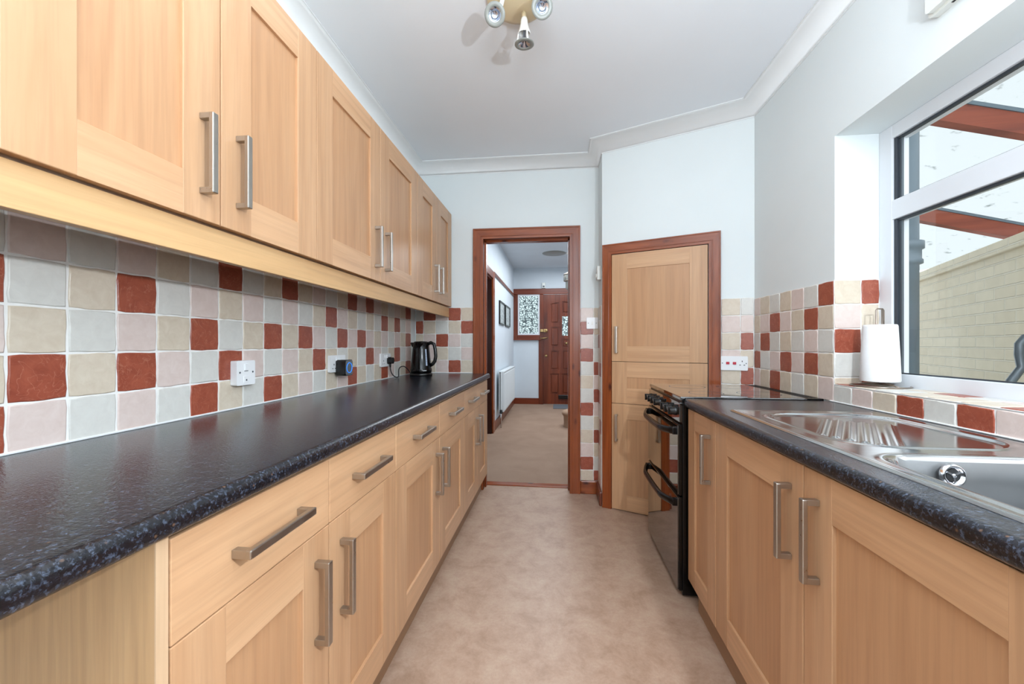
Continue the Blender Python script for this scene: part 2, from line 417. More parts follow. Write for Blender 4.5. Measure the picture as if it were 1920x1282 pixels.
# ------------------------------------------------------------------ tiled splashbacks
def tile(mb, key, o, u, v, n, w, h, gap=.0035, dep=.005, dz=0):
    """one hand-made tile: o = lower-left corner, u,v in-plane axes, n outward"""
    K = 5; ph = [random.uniform(0, 6.28) for _ in range(8)]; A = .0011 if min(w, h) > .04 else .0004
    def ring(inset, off):
        P = []; x0, x1, y0, y1 = gap / 2 + inset, w - gap / 2 - inset, gap / 2 + inset, h - gap / 2 - inset
        rr = .003
        for side in range(4):
            for i in range(K):
                t = i / K
                wob = A * (math.sin(ph[side] + t * 5) + .6 * math.sin(ph[side + 4] + t * 11))
                if i == 0: wob = 0
                if side == 0: x, y = x0 + (x1 - x0) * t, y0 + wob
                elif side == 1: x, y = x1 + wob, y0 + (y1 - y0) * t
                elif side == 2: x, y = x1 - (x1 - x0) * t, y1 + wob
                else: x, y = x0 + wob, y1 - (y1 - y0) * t
                if i == 0:
                    cx, cy = (x0 + x1) / 2, (y0 + y1) / 2
                    x += rr * .4 * (1 if cx > x else -1); y += rr * .4 * (1 if cy > y else -1)
                P.append(mb.bm.verts.new(o + u * x + v * y + n * (off + dz)))
        return P
    k = mb.slot(key); r = [ring(0, 0), ring(.0002, dep * .65), ring(.0028, dep)]
    N = len(r[0])
    for a, b in zip(r, r[1:]):
        for i in range(N):
            f = mb.bm.faces.new([a[i], a[(i + 1) % N], b[(i + 1) % N], b[i]]); f.material_index = k; f.smooth = True
    f = mb.bm.faces.new(r[2]); f.material_index = k
def splash(label, cols, o, u, v, n, cw, rh, widths=None, heights=None, rname='tiled_splashback', extra=None):
    """cols: list of strings bottom->top"""
    mb = MB(); o, u, v, n = Vector(o), Vector(u), Vector(v), Vector(n); x = 0
    nr = len(cols[0]); hs = heights or [rh] * nr; H = sum(hs); Wt = sum(widths) if widths else cw * len(cols)
    # grout bed
    k = mb.slot('grout')
    c = [o + u * a + v * b + n * d for d in (0, .0026) for a, b in ((0, 0), (Wt, 0), (Wt, H), (0, H))]
    vs = [mb.bm.verts.new(p) for p in c]
    for idx in ((4, 5, 6, 7), (0, 1, 5, 4), (1, 2, 6, 5), (2, 3, 7, 6), (3, 0, 4, 7)):
        mb.bm.faces.new([vs[i] for i in idx]).material_index = k
    for ci, s in enumerate(cols):
        w_ = widths[ci] if widths else cw; y = 0
        for ri, ch in enumerate(s):
            if ch != '.': tile(mb, 't' + ch, o + u * x + v * y, u, v, n, w_, hs[ri])
            y += hs[ri]
        x += w_
    bmesh.ops.recalc_face_normals(mb.bm, faces=mb.bm.faces[:])
    ob = mb.build(rname); ob['label'] = label; ob['category'] = 'splashback'; ob['group'] = 'tiled splashbacks'
    return ob
TL, TR = .1051, .1032
ZL, ZR = .9186, .905
# left wall, columns from near the camera to the far corner; joint px 8.5 -> Y .7.. measured
left_cols = ['GPBRG', 'BGPBR', 'PBGRP', 'RBPRG', 'PRBGP', 'GBGBG', 'PRPRP', 'GPBGB', 'RGRPG', 'BRGBR', 'GPBPG', 'RGRGB', 'BPBPR', 'PBRGB', 'GRPBP', 'BBGRG', 'PGRPB', 'RBPBR', 'BGRGP', 'GRPBR', 'BPBGP', 'RGPRB', 'PBGBG', 'GRPRP', 'BGBGB', 'RPRPR', 'GBPGB']
# first listed joint (between 4th and 5th entry) sits at Y=J0
J0 = (750 * 1.144 / (.99364 * 1036.5) - .1288) / .99364
y0 = J0 - 4 * TL
n_left = int((YB - y0) / TL); wl = [TL] * len(left_cols)
left_cols = left_cols[:n_left + 1]; wl = wl[:n_left + 1]; wl[-1] = YB - y0 - n_left * TL
splash('long run of terracotta, beige, grey and pink tiles on left wall under wall cabinets', left_cols, (WL, y0, ZL), (0, 1, 0), (0, 0, 1), (1, 0, 0), TL, TL, wl)
bx = [WL, -1.103, -1.0, -.897, -.792, -.663]
tb = .1027
xs = [WL + .0055]; 
bw = [-.663 - 4 * tb - (WL + .0055)] + [tb] * 4
splash('tiles on the back wall between the left corner and the doorway, behind the kettle', ['GPBRG', 'BPPBR', 'PBRGP', 'RGPBR', 'BPGRB'], (WL + .0055, YB, ZL), (1, 0, 0), (0, 0, 1), (0, -1, 0), tb, TL, bw, [.1046] * 5)
# column right of the doorway down to the skirting
c1 = 'PRPRGBGRGBPRB'[::-1]; c2 = 'BBGGRPRPBRBGR'[::-1]
hh = [.081] + [.1041] * 12
splash('narrow tall strip of tiles right of the doorway reaching down to the skirting board', [c1, c2], (.176, YB, .10), (1, 0, 0), (0, 0, 1), (0, -1, 0), .1, .1, [.1, .0395], hh)
ret = ['GBRGPBRGBRBGB'[::-1], 'BGPBRGPGRBPGP'[::-1]]
splash('tiles on the short return of the chimney breast beside the light switch', ret, (PA.x, YB - .001, .10), (0, -1, 0), (0, 0, 1), (-1, 0, 0), .1, .1, [.103, .103], hh)
aw = PB - PA; L = aw.length
p = PA + AD * .752
NA = Vector((AD.y, -AD.x, 0))
splash('tiles on the angled wall between the cupboard frame and the right corner', ['GBPBPB', 'GRBRPG'], (p.x, p.y, .8), (AD.x, AD.y, 0), (0, 0, 1), NA, .1, .105, [.1035, L - .752 - .1035 - .004], [.1055] + [.1047] * 5)
right_cols = ['PRGBP', 'BGRPB', 'RPGRG', 'BRBPB', 'GPGBP', 'BRPRG', 'PBGBR']
yr = [1.8417 + TR * i for i in range(7)]
splash('tiles on the right wall between the far corner and the window reveal, behind the cooker', right_cols, (WR, PB.y - .003, ZR), (0, -1, 0), (0, 0, 1), (-1, 0, 0), TR, TR, [PB.y - .003 - 1.8417 - 6 * TR] + [TR] * 6)
splash('tiles lining the far window reveal behind the paper roll', ['BGRPB', 'RGPBR'], (WR - .004, WY1, .978), (1, 0, 0), (0, 0, 1), (0, -1, 0), .1, .1, [.105, .070], [1.421 - .978 - 4 * TR + .0005] + [TR] * 4)
sill_front = 'GPBRGRPBGRPBGBRP'
splash('single row of tiles facing the front edge of the tiled window sill above the sink', [c for c in sill_front], (WR, WY1 - .0005, ZR), (0, -1, 0), (0, 0, 1), (-1, 0, 0), .105, .073, None, [.0715])
sill = MB()
mb = MB()
# sill top
tops = [('R', 'B'), ('B', 'G'), ('G', 'B'), ('B', 'R'), ('B', 'G'), ('B', 'P'), ('R', 'R'), ('G', 'B'), ('B', 'P'), ('P', 'G'), ('R', 'B'), ('G', 'P'), ('B', 'B'), ('G', 'R'), ('B', 'B'), ('R', 'G')]
so = splash('tiled top of the window sill under the paper roll', [a + b for a, b in tops], (WR - .004, WY1 - .006, .978), (0, -1, 0), (1, 0, 0), (0, 0, 1), .105, .1, None, [.104, .07], rname='tiled_window_sill')
so['category'] = 'window sill'; del so['group']
# sealant bead
struct(MB().box('silicone', WL, WL + .008, -.3, YB, ZL, ZL + .006, .002).box('silicone', WL, DX0 - .09, YB - .010, YB, ZL, ZL + .006, .002), 'trim_4')
struct(MB().box('silicone', WR - .010, WR, -.2, 1.86, ZR, ZR + .005, .002), 'trim_5')

# ------------------------------------------------------------------ cabinet builders (local: x along front, front faces -y)
def shaker(mb, x0, x1, z0, z1, st=.098, th=.020, rec=.009, y=0, bev=.0018):
    mb.box('oak_v', x0, x0 + st, y, y + th, z0, z1, bev); mb.box('oak_v', x1 - st, x1, y, y + th, z0, z1, bev)
    mb.box('oak_h', x0 + st - .001, x1 - st + .001, y + .0004, y + th, z0, z0 + st, .0008)
    mb.box('oak_h', x0 + st - .001, x1 - st + .001, y + .0004, y + th, z1 - st, z1, .0008)
    mb.box('oak_panel', x0 + st - .004, x1 - st + .004, y + rec, y + th - .002, z0 + st - .004, z1 - st + .004)
def handle(parent, x, z, vert=True, ln=.19, y=0, pro=.037):
    """square-section bar handle; centre (x,z) on the plane y"""
    mb = MB(); a, b = .008, .012
    if vert:
        mb.box('nickel', x - a, x + a, y - pro, y - pro + b, z - ln / 2, z + ln / 2, .0022)
        for s in (-1, 1):
            zc = z + s * (ln / 2 - .007); mb.box('nickel', x - a + .0006, x + a - .0006, y - pro + b - .003, y - .0003, zc - .0068, zc + .0068, .001)
    else:
        mb.box('nickel', x - ln / 2, x + ln / 2, y - pro, y - pro + b, z - a, z + a, .0022)
        for s in (-1, 1):
            xc = x + s * (ln / 2 - .007); mb.box('nickel', xc - .0068, xc + .0068, y - pro + b - .003, y - .0003, z - a + .0006, z + a - .0006, .001)
    return mb.build('handle', parent)
G = .0018
def base_cabinet(label, loc, rotz, widths, zt, drawers=True, hinge=None, depth=.54, zb=.13, group=None):
    t = thing('base_cabinet', label, 'cabinet', loc, rotz, group)
    W = sum(widths)
    MB().box('oak_edge', .001, W - .001, .0215, depth, zb + .01, zt - .002).build('carcass', t)
    x = 0
    for i, wd in enumerate(widths):
        x0, x1 = x + G, x + wd - G
        top = zt
        if drawers:
            d = MB(); d.box('oak_h', x0, x1, 0, .020, .7155, zt - .010, .002); dr = d.build('drawer', t)
            handle(dr, (x0 + x1) / 2, .793, False, .186)
            top = .7135
        else: top = zt - .006
        d = MB(); shaker(d, x0, x1, zb, top, .098 if wd > .35 else .082); do = d.build('door', t)
        hs = hinge[i] if hinge else (1 if i % 2 == 0 else -1)
        hx = (x1 - .052) if hs > 0 else (x0 + .052)
        handle(do, hx, top - .060 - .095)
        x += wd
    return t
def wall_cabinet(label, loc, rotz, widths, z0, z1, depth=.285):
    t = thing('wall_cabinet', label, 'cabinet', loc, rotz, 'oak wall cabinets')
    W = sum(widths)
    MB().box('oak_edge', .001, W - .001, .0215, depth, z0 + .001, z1 - .001).build('carcass', t)
    x = 0
    for i, wd in enumerate(widths):
        x0, x1 = x + G, x + wd - G
        d = MB(); shaker(d, x0, x1, z0, z1, .1); do = d.build('door', t)
        hx = (x1 - .052) if i % 2 == 0 else (x0 + .052)
        handle(do, hx, z0 + .060 + .095)
        x += wd
    return t
# left base run (local x -> +Y)
LXD = -.55
for a, b, lab in ((.512, .403, 'oak two-door base cabinet nearest the camera, first after the open gap on the left'),
                  (1.318, .510, 'oak two-door base cabinet in the middle of the left run, widest of the three'),
                  (2.338, .3895, 'oak two-door base cabinet at the far end of the left run beside the doorway')):
    base_cabinet(lab, (LXD, a, 0), PI / 2, [b, b], .8806, group='oak base cabinets')
e = MB().box('oak_side', WL + .03, LXD - .002, .4925, .5105, 0, .8795)
e.box('oak_edge', LXD - .002, LXD, .4925, .5105, 0, .8795)
o = e.build('end_panel'); o['label'] = 'oak end panel closing the near end of the left base cabinets under the worktop'; o['category'] = 'panel'
o = MB().box('plinth', -.612, -.597, .512, 3.110, .0, .128, .001).build('plinth'); o['label'] = 'kickboard, shade painted into its brown, along the floor under the left base cabinets'; o['category'] = 'kickboard'
# left wall run
for a, b, lab in ((.512, .403, 'oak two-door wall cabinet nearest the camera on the left wall'),
                  (1.318, .510, 'middle oak two-door wall cabinet on the left wall, widest doors in full view'),
                  (2.338, .3895, 'oak two-door wall cabinet at the far end of the left wall by the doorway wall')):
    wall_cabinet(lab, (-.839, a, 0), PI / 2, [b, b], 1.4466, 2.183)
wall_cabinet('oak wall cabinet beside the camera, just its edge at the left margin', (-.839, -.1, 0), PI / 2, [.6105], 1.4466, 2.183)
o = MB().box('pelmet', -.878, -.857, -.1, 3.112, 1.364, 1.441, .0015).build('light_pelmet'); o['label'] = 'long oak pelmet strip under the wall cabinets on the left'; o['category'] = 'pelmet'

# worktops: rolled-nose profile extruded along Y
def nose_profile(xn, xw, zt, th, sgn):
    """polygon in (x,z); nose at xn, wall side xw"""
    pts = [(xw, zt), (xw, zt - th)]
    r = .012; R2 = .016
    # lower corner then upper corner
    for i in range(6):
        a = R(90) * i / 5; pts.append((xn - sgn * r * (1 - math.sin(a)) , zt - th + r * (1 - math.cos(a))))
    for i in range(7):
        a = R(90) * i / 6; pts.append((xn - sgn * R2 * (1 - math.cos(a)), zt - R2 * (1 - math.sin(a))))
    return pts
def extrude_xz(mb, k, prof, y0, y1, seg=1):
    n = len(prof); i0 = mb.slot(k); rows = []
    for s_ in (y0, y1): rows.append([mb.bm.verts.new((x, s_, z)) for x, z in prof])
    for j in range(n):
        f = mb.bm.faces.new([rows[0][j], rows[0][(j + 1) % n], rows[1][(j + 1) % n], rows[1][j]]); f.material_index = i0; f.smooth = True
    mb.bm.faces.new(rows[0]).material_index = i0; mb.bm.faces.new(rows[1]).material_index = i0
    bmesh.ops.recalc_face_normals(mb.bm, faces=mb.bm.faces[:])
def shade_auto(o, ang=30):
    me = o.data
    try:
        me.shade_smooth() if False else None
        bm = bmesh.new(); bm.from_mesh(me)
        for e in bm.edges:
            if len(e.link_faces) == 2 and e.calc_face_angle(0) > R(ang): e.smooth = False
        bm.to_mesh(me); bm.free()
    except Exception: pass
mb = MB(); extrude_xz(mb, 'worktop', nose_profile(-.531, WL, ZL, .038, 1), -.35, YB - .001)
o = mb.build('worktop'); shade_auto(o); o['label'] = 'long black speckled laminate worktop along the left wall carrying the kettle'; o['category'] = 'worktop'
mb = MB(); extrude_xz(mb, 'worktop', nose_profile(.566, .668, ZR, .038, -1), -.3, 1.874)
mb.box('worktop', .668, WR, 1.512, 1.874, ZR - .038, ZR); mb.box('worktop', .668, WR, -.3, .56, ZR - .038, ZR); mb.box('worktop', 1.098, WR, .56, 1.512, ZR - .038, ZR)
o = mb.build('worktop'); shade_auto(o); o['label'] = 'black speckled laminate worktop on the right holding the steel sink'; o['category'] = 'worktop'
# right base run (local x -> -Y)
base_cabinet('narrow single-door oak base cabinet on the right next to the cooker', (.583, 1.873, 0), -PI / 2, [.314], .867, False, [1], zb=.098, group='oak base cabinets')
t = base_cabinet('wide two-door oak sink cabinet on the right under the sink', (.583, 1.559, 0), -PI / 2, [.533, .535], .867, False, [1, -1], zb=.098, depth=.03, group='oak base cabinets')
o = MB().box('plinth', .603, .618, .49, 1.80, 0, .096, .001).build('plinth'); o['label'] = 'kickboard, shade painted into its brown, along the floor under the right base cabinets'; o['category'] = 'kickboard'

# ------------------------------------------------------------------ sink
def sink():
    t = thing('kitchen_sink', 'stainless steel inset sink with fluted drainer in the right worktop below the window', 'sink', (0, 0, ZR))
    X0, X1, Y0, Y1 = .632, 1.128, .50, 1.558; NX, NY = 100, 212
    def sd(x, y, cx, cy, hx, hy, r):
        qx, qy = abs(x - cx) - hx + r, abs(y - cy) - hy + r
        return math.hypot(max(qx, 0), max(qy, 0)) + min(max(qx, qy), 0) - r
    def ss(a, b, v):
        t_ = max(0, min(1, (v - a) / (b - a))); return t_ * t_ * (3 - 2 * t_)
    ridges = []
    A0, A1 = Vector((.868, 1.405)), Vector((.708, 1.167)); B0, B1 = Vector((1.0, 1.335)), Vector((.80, 1.04))
    for i in range(6):
        q = i / 5; ridges.append((A0.lerp(B0, q), A1.lerp(B1, q)))
    def hfun(x, y):
        e = min(x - X0, X1 - x, y - Y0, Y1 - y)
        z = .0045 * ss(0, .006, e) + .0005
        z -= .0018 * ss(.012, .02, e)
        d = sd(x, y, .893, 1.265, .200, .232, .11)
        z += .0030 * math.exp(-((d) / .007) ** 2)
        z -= .0045 * ss(0, -.014, d) if False else .0045 * ss(0, .014, -d)
        if d < -.01:
            pt = Vector((x, y))
            for a, b in ridges:
                ab = b - a; tt = max(0, min(1, (pt - a).dot(ab) / ab.length_squared)); dd = (pt - a - ab * tt).length
                z += .0045 * math.exp(-(dd / .008) ** 4)
        db = sd(x, y, .860, .745, .185, .215, .075)
        z += .002 * math.exp(-((db - .006) / .008) ** 2)
        z -= .012 * ss(-.002, .012, -db) + .150 * ss(.004, .026, -db)
        # tap ledge outline behind the basin
        dl = sd(x, y, 1.085, .80, .032, .17, .028)
        z -= .0025 * ss(0, .006, -dl)
        return z
    mb = MB(); k = mb.slot('steel'); k2 = mb.slot('basin'); g = []
    for j in range(NY + 1):
        g.append([])
        for i in range(NX + 1):
            x = X0 + (X1 - X0) * i / NX; y = Y0 + (Y1 - Y0) * j / NY
            g[-1].append(mb.bm.verts.new((x, y, hfun(x, y))))
    for j in range(NY):
        for i in range(NX):
            f = mb.bm.faces.new([g[j][i], g[j][i + 1], g[j + 1][i + 1], g[j + 1][i]]); f.smooth = True
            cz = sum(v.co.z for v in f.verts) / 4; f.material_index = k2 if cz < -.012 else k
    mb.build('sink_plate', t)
    ov = MB(); mt = T(.823, .9385, -.030) @ rot(R(90), 'X') @ rot(R(-6), 'X')
    ov.lathe('chrome', [(.0, .002), (.013, .002), (.0155, .003), (.0175, .007), (.021, .008), (.0235, .0055), (.0245, 0)], 32, mt)
    ov.lathe('dark', [(0, .0035), (.0135, .0035)], 24, mt)
    for i in range(3):
        ov.box('chrome', 0, .0145, -.0018, .0018, .003, .0055, 0, mat=mt @ rot(R(120 * i + 30), 'Z'))
    ov.lathe('chrome', [(.004, .003), (.004, .0065), (0, .007)], 12, mt)
    ov.build('overflow', t)
    ht = MB(); ht.lathe('chrome', [(.022, 0), (.022, .003), (.017, .005), (0, .005)], 24, T(1.092, .985, .001)); ht.build('tap_hole_cover', t)
    return t
sink()

# ------------------------------------------------------------------ cooker
def cooker():
    t = thing('cooker', 'black freestanding double-oven electric cooker with ceramic hob beside the right worktop', 'cooker', (.56, 2.492, 0), -PI / 2)
    W, D = .605, .600      # local x 0..W (far to near), y 0..D into the wall
    MB().box('blackmetal', 0, W, .004, D - .005, .012, .885, .003).build('body', t)
    h = MB(); h.box('hob', -.002, W + .002, -.006, D - .07, .893, .912, .004); h.box('blackmetal', 0, W, 0, D - .04, .884, .894, .001)
    hb = h.build('hob', t)
    for (x, y, q) in ((.16, .16, .09), (.45, .16, .075), (.16, .40, .075), (.45, .40, .09)):
        r = MB(); r.lathe('slate', [(q, .9121), (q + .002, .9124), (q + .004, .9121)], 40, T(x, y, 0)); r.build('hotplate_ring', hb)
    b = MB(); b.box('blackmetal', 0, W, D - .068, D - .004, .886, .9115, .002)
    for i in range(3): b.box('dark', .03, W - .03, D - .058 + i * .016, D - .050 + i * .016, .910, .9122)
    b.build('rear_vent', t)
    MB().box('gloss', .001, W - .001, -.010, .004, .795, .884, .002).build('control_panel', t)
    for x in (.045, .115, .185, .255, .40, .47, .54):
        k = MB(); mt = T(x, -.010, .838) @ rot(R(90), 'X')
        k.lathe('black', [(.021, 0), (.021, .006), (.0185, .009), (.0165, .026), (.014, .029), (0, .029)], 24, mt)
        k.box('black', -.0045, .0045, -.018, .018, .010, .034, .0015, mat=mt)
        k.box('chrome', -.0008, .0008, .004, .017, .034, .0346, mat=mt)
        k.build('knob', t)
    def door(z0, z1, hz):
        d = MB(); d.box('blackmetal', .002, W - .002, -.010, .004, z0, z1, .003); d.box('gloss', .006, W - .006, -.016, -.009, z0 + .004, z1 - .004, .002)
        do = d.build('oven_door', t)
        h = MB(); pts = []
        for i in range(25):
            q = i / 24; x = .03 + (W - .06) * q
            bow = 1 - (2 * q - 1) ** 2
            pts.append((x, -.030 - .030 * min(1, bow * 1.6), hz - .012 * bow))
        pts = [(.03, -.012, hz)] + pts + [(W - .03, -.012, hz)]
        h.tube('blackmetal', pts, .012, 10, ry=.017)
        h.box('blackmetal', .018, .044, -.036, -.012, hz - .017, hz + .017, .004); h.box('blackmetal', W - .044, W - .018, -.036, -.012, hz - .017, hz + .017, .004)
        h.build('handle', do)
    door(.462, .785, .752); door(.030, .456, .425)
    for x, y in ((.05, .06), (W - .05, .06), (.05, D - .06), (W - .05, D - .06)):
        MB().lathe('black', [(0, 0), (.018, 0), (.018, .004), (.008, .006), (.008, .014), (0, .014)], 16, T(x, y, 0)).build('foot', t)
cooker()

# ------------------------------------------------------------------ boiler cupboard in the angled wall (local x along wall, -y into the room)
def cupboard():
    t = thing('built_in_cupboard', 'tall oak cupboard with reddish stained frame built into the angled wall', 'cupboard', (PA.x, PA.y, 0), AANG)
    f = MB()
    u0, u1, v0, v1, zt, zi = .009, .751, .073, .684, 1.848, 1.776
    y = -.024
    def arch(k, poly):  # mitred flat with moulded inner step
        i = f.slot(k); b = [f.bm.verts.new((x, y, z)) for x, z in poly]; a = [f.bm.verts.new((x, -.0005, z)) for x, z in poly]
        f.bm.faces.new(b).material_index = i; n = len(poly)
        for j in range(n): f.bm.faces.new([b[j], b[(j + 1) % n], a[(j + 1) % n], a[j]]).material_index = i
    arch('redwood_v', [(u0, 0), (v0, 0), (v0, zi), (u0, zt)]); arch('redwood_v', [(v1, 0), (u1, 0), (u1, zt), (v1, zi)])
    arch('redwood_h', [(u0, zt), (v0, zi), (v1, zi), (u1, zt)])
    g = .020
    for p0, p1 in (((v0 - g, 0), (v0 - g, zi + g)), ((v1 + g, 0), (v1 + g, zi + g)), ((u0 + .006, 0), (u0 + .006, zt - .006)), ((u1 - .006, 0), (u1 - .006, zt - .006))):
        f.box('redwood_v', p0[0] - .003, p0[0] + .003, y - .004, y + .001, p0[1], p1[1], .001)
    for z, a, b in ((zi + g, v0 - g, v1 + g), (zt - .006, u0 + .006, u1 - .006)):
        f.box('redwood_h', a, b, y - .004, y + .001, z - .003, z + .003, .001)
    bmesh.ops.recalc_face_normals(f.bm, faces=f.bm.faces[:])
    f.build('frame', t)
    x0, x1 = v0 + .002, v1 - .006; yd = -.019
    MB().box('dark', x0 - .001, x1 + .003, -.003, -.0008, .02, zi - .001).build('back_panel', t)
    def leaf(z0, z1, sa, name='door'):
        d = MB(); shaker(d, x0, x1, z0, z1, sa, .016, .005, yd); return d.build(name, t)
    a = leaf(1.0305, 1.772, .105); handle(a, .111, 1.180, True, .185, yd, .034)
    leaf(.741, 1.0275, .105, 'fixed_panel')
    b = leaf(.006, .738, .105); handle(b, .111, .573, True, .185, yd, .034)
cupboard()

# ------------------------------------------------------------------ kitchen doorway lining and architrave
def doorway():
    mb = MB(); x0, x1, X0, X1 = DX0, DX1, -.663, .176; y = YB - .022; zi, zo = DZ, 2.062
    def arch(k, poly):
        i = mb.slot(k); b = [mb.bm.verts.new((x, y, z)) for x, z in poly]; a = [mb.bm.verts.new((x, YB - .0003, z)) for x, z in poly]; n = len(poly)
        mb.bm.faces.new(b).material_index = i
        for j in range(n): mb.bm.faces.new([b[j], b[(j + 1) % n], a[(j + 1) % n], a[j]]).material_index = i
    arch('redwood_v', [(X0, 0), (x0, 0), (x0, zi), (X0, zo)]); arch('redwood_v', [(x1, 0), (X1, 0), (X1, zo), (x1, zi)])
    arch('redwood_h', [(X0, zo), (x0, zi), (x1, zi), (X1, zo)])
    for xx in (x0 - .022, X0 + .010, x1 + .022, X1 - .010):
        mb.box('redwood_v', xx - .004, xx + .004, y - .005, y + .001, 0, zi + .02 if abs(xx - x0) < .03 or abs(xx - x1) < .03 else zo - .008, .0015)
    mb.box('redwood_h', x0 - .022, x1 + .022, y - .005, y + .001, zi + .018, zi + .026, .0015); mb.box('redwood_h', X0 + .01, X1 - .01, y - .005, y + .001, zo - .014, zo - .006, .0015)
    # jamb lining
    mb.box('redwood_v', x0 - .012, x0, y + .004, YB + .13, 0, zi + .012); mb.box('redwood_v', x1, x1 + .012, y + .004, YB + .13, 0, zi + .012)
    mb.box('redwood_h', x0 - .012, x1 + .012, y + .004, YB + .13, zi, zi + .012)
    mb.box('redwood_v', x0, x0 + .012, YB + .045, YB + .085, 0, zi); mb.box('redwood_v', x1 - .012, x1, YB + .045, YB + .085, 0, zi); mb.box('redwood_h', x0, x1, YB + .045, YB + .085, zi - .012, zi)
    # hall side casing
    mb.box('redwood_v', x0 - .07, x0, YB + .13, YB + .15, 0, zi + .07); mb.box('redwood_v', x1, x1 + .07, YB + .13, YB + .15, 0, zi + .07); mb.box('redwood_h', x0, x1, YB + .13, YB + .15, zi, zi + .07)
    bmesh.ops.recalc_face_normals(mb.bm, faces=mb.bm.faces[:])
    struct(mb, 'door_frame_1')
doorway()

# ------------------------------------------------------------------ kitchen window
def window():
    m = MB(); xi, xo = 1.341, 1.405; y0, y1, z0, z1 = WY0, WY1, WZ0, WZ1; fw = .066
    m.box('upvc', xi, xo, y1 - fw, y1, z0, z1, .003); m.box('upvc', xi, xo, y0, y0 + fw, z0, z1, .003)
    m.box('upvc', xi + .0005, xo, y0 + fw - .002, y1 - fw + .002, z0, 1.0325, .003); m.box('upvc', xi + .0005, xo, y0 + fw - .002, y1 - fw + .002, 1.979, z1, .003)
    m.box('upvc', xi + .0003, xo, y0 + fw - .002, y1 - fw + .002, 1.651, 1.729, .003)
    m.box('upvc', xi + .0002, xo, .80, .87, z0 + .01, z1 - .01, .003)
    o = struct(m, 'window_1')
    for (a, b) in ((.87, y1 - fw), (y0 + fw, .80)):
        for (c, d) in ((1.0325, 1.651), (1.729, 1.979)):
            g = MB(); q = .009; qb = .026
            X0, X1 = xi + .012, xi + .024
            g.box('gasket', X0, X1, a, a + q, c, d); g.box('gasket', X0 - .004, X1, b - .014, b, c, d); g.box('slate', X0 + .004, X1, b - qb, b - .013, c, d); g.box('gasket', X0, X1, a + q, b - q, c, c + q * .5); g.box('gasket', X0, X1, a + q, b - q, d - q, d)
            g.build('gasket', o)
            p = MB(); p.box('glass', xi + .022, xi + .026, a + .003, b - .003, c + .002, d - .002); p.build('pane', o)
window()
# plastered soffit edges are the wall itself; outer sill
struct(MB().box('upvc', 1.405, 1.50, WY0, WY1, .93, .965, .003), 'trim_6')

# ------------------------------------------------------------------ outside the window: lean-to
struct(MB().box('paving', 1.46, 5.5, -3, 7, -.15, -.05), 'ground')
ang = math.atan2(.921, .389)
bw_ = MB(); bw_.box('brick', -4.5, 3.0, 0, .215, -.1, 1.70, 0)
bo = bw_.build('garden_wall', loc=(3.08, 3.67, 0), rotz=ang); bo['label'] = 'cream painted brick garden wall seen through the window'; bo['category'] = 'wall'
bo.rotation_euler.z = ang + PI
co = MB().box('brick', -4.5, 3.0, -.03, .245, 1.70, 1.775, .006).build('coping', bo)
PX, PY = 1.532, 1.985
pp = MB(); pp.lathe('bluepipe', [(.062, -.05), (.062, 1.50), (.075, 1.505), (.075, 1.52), (.070, 1.525), (.070, 1.565), (.079, 1.57), (.079, 1.60), (.062, 1.605), (.062, 2.44)], 32, T(0, 0, 0))
o = pp.build('drainpipe', loc=(PX, PY, 0)); o['label'] = 'blue-grey vertical soil pipe with collar just outside the window'; o['category'] = 'pipe'
KP, PIT = 2.815, .245
def rz(x): return KP - PIT * x
for i, (yy, lab) in enumerate(((2.2, 'reddish rafter of the lean-to roof seen high in the top window pane'), (3.27, 'reddish rafter of the lean-to roof seen through the large lower pane, beyond the first'), )):
    r = MB(); th = .10
    i0 = r.slot('rafter')
    for s0, s1, ya, yb in ((1.46, 3.7, yy, yy + .05),):
        v = [r.bm.verts.new(p) for p in ((s0, ya, rz(s0) - th), (s1, ya, rz(s1) - th), (s1, ya, rz(s1)), (s0, ya, rz(s0)), (s0, yb, rz(s0) - th), (s1, yb, rz(s1) - th), (s1, yb, rz(s1)), (s0, yb, rz(s0)))]
        for q in ((0, 1, 2, 3), (5, 4, 7, 6), (4, 0, 3, 7), (1, 5, 6, 2), (3, 2, 6, 7), (4, 5, 1, 0)): r.bm.faces.new([v[j] for j in q]).material_index = i0
    o = r.build('rafter'); o['group'] = 'lean-to rafters'; o['label'] = lab; o['category'] = 'rafter'
    g = MB(); i1 = g.slot('bluepipe')
    v = [g.bm.verts.new(p) for p in [(x, y_, rz(x) + dz) for dz in (.001, .02) for x, y_ in ((1.46, yy - .005), (3.7, yy - .005), (3.7, yy + .055), (1.46, yy + .055))]]
    for q in ((0, 1, 2, 3), (4, 5, 6, 7), (0, 1, 5, 4), (2, 3, 7, 6), (1, 2, 6, 5), (3, 0, 4, 7)): g.bm.faces.new([v[j] for j in q]).material_index = i1
    g.build('glazing_bar', o)
mb = MB(); i0 = mb.slot('polycarb')
v = [mb.bm.verts.new(p) for p in ((1.46, 1.36, rz(1.46) + .021), (3.75, 1.36, rz(3.75) + .021), (3.75, 6, rz(3.75) + .021), (1.46, 6, rz(1.46) + .021))]
mb.bm.faces.new(v).material_index = i0
o = mb.build('lean_to_roof'); o['label'] = 'dirty translucent polycarbonate lean-to roof sheet outside the window'; o['category'] = 'roof'
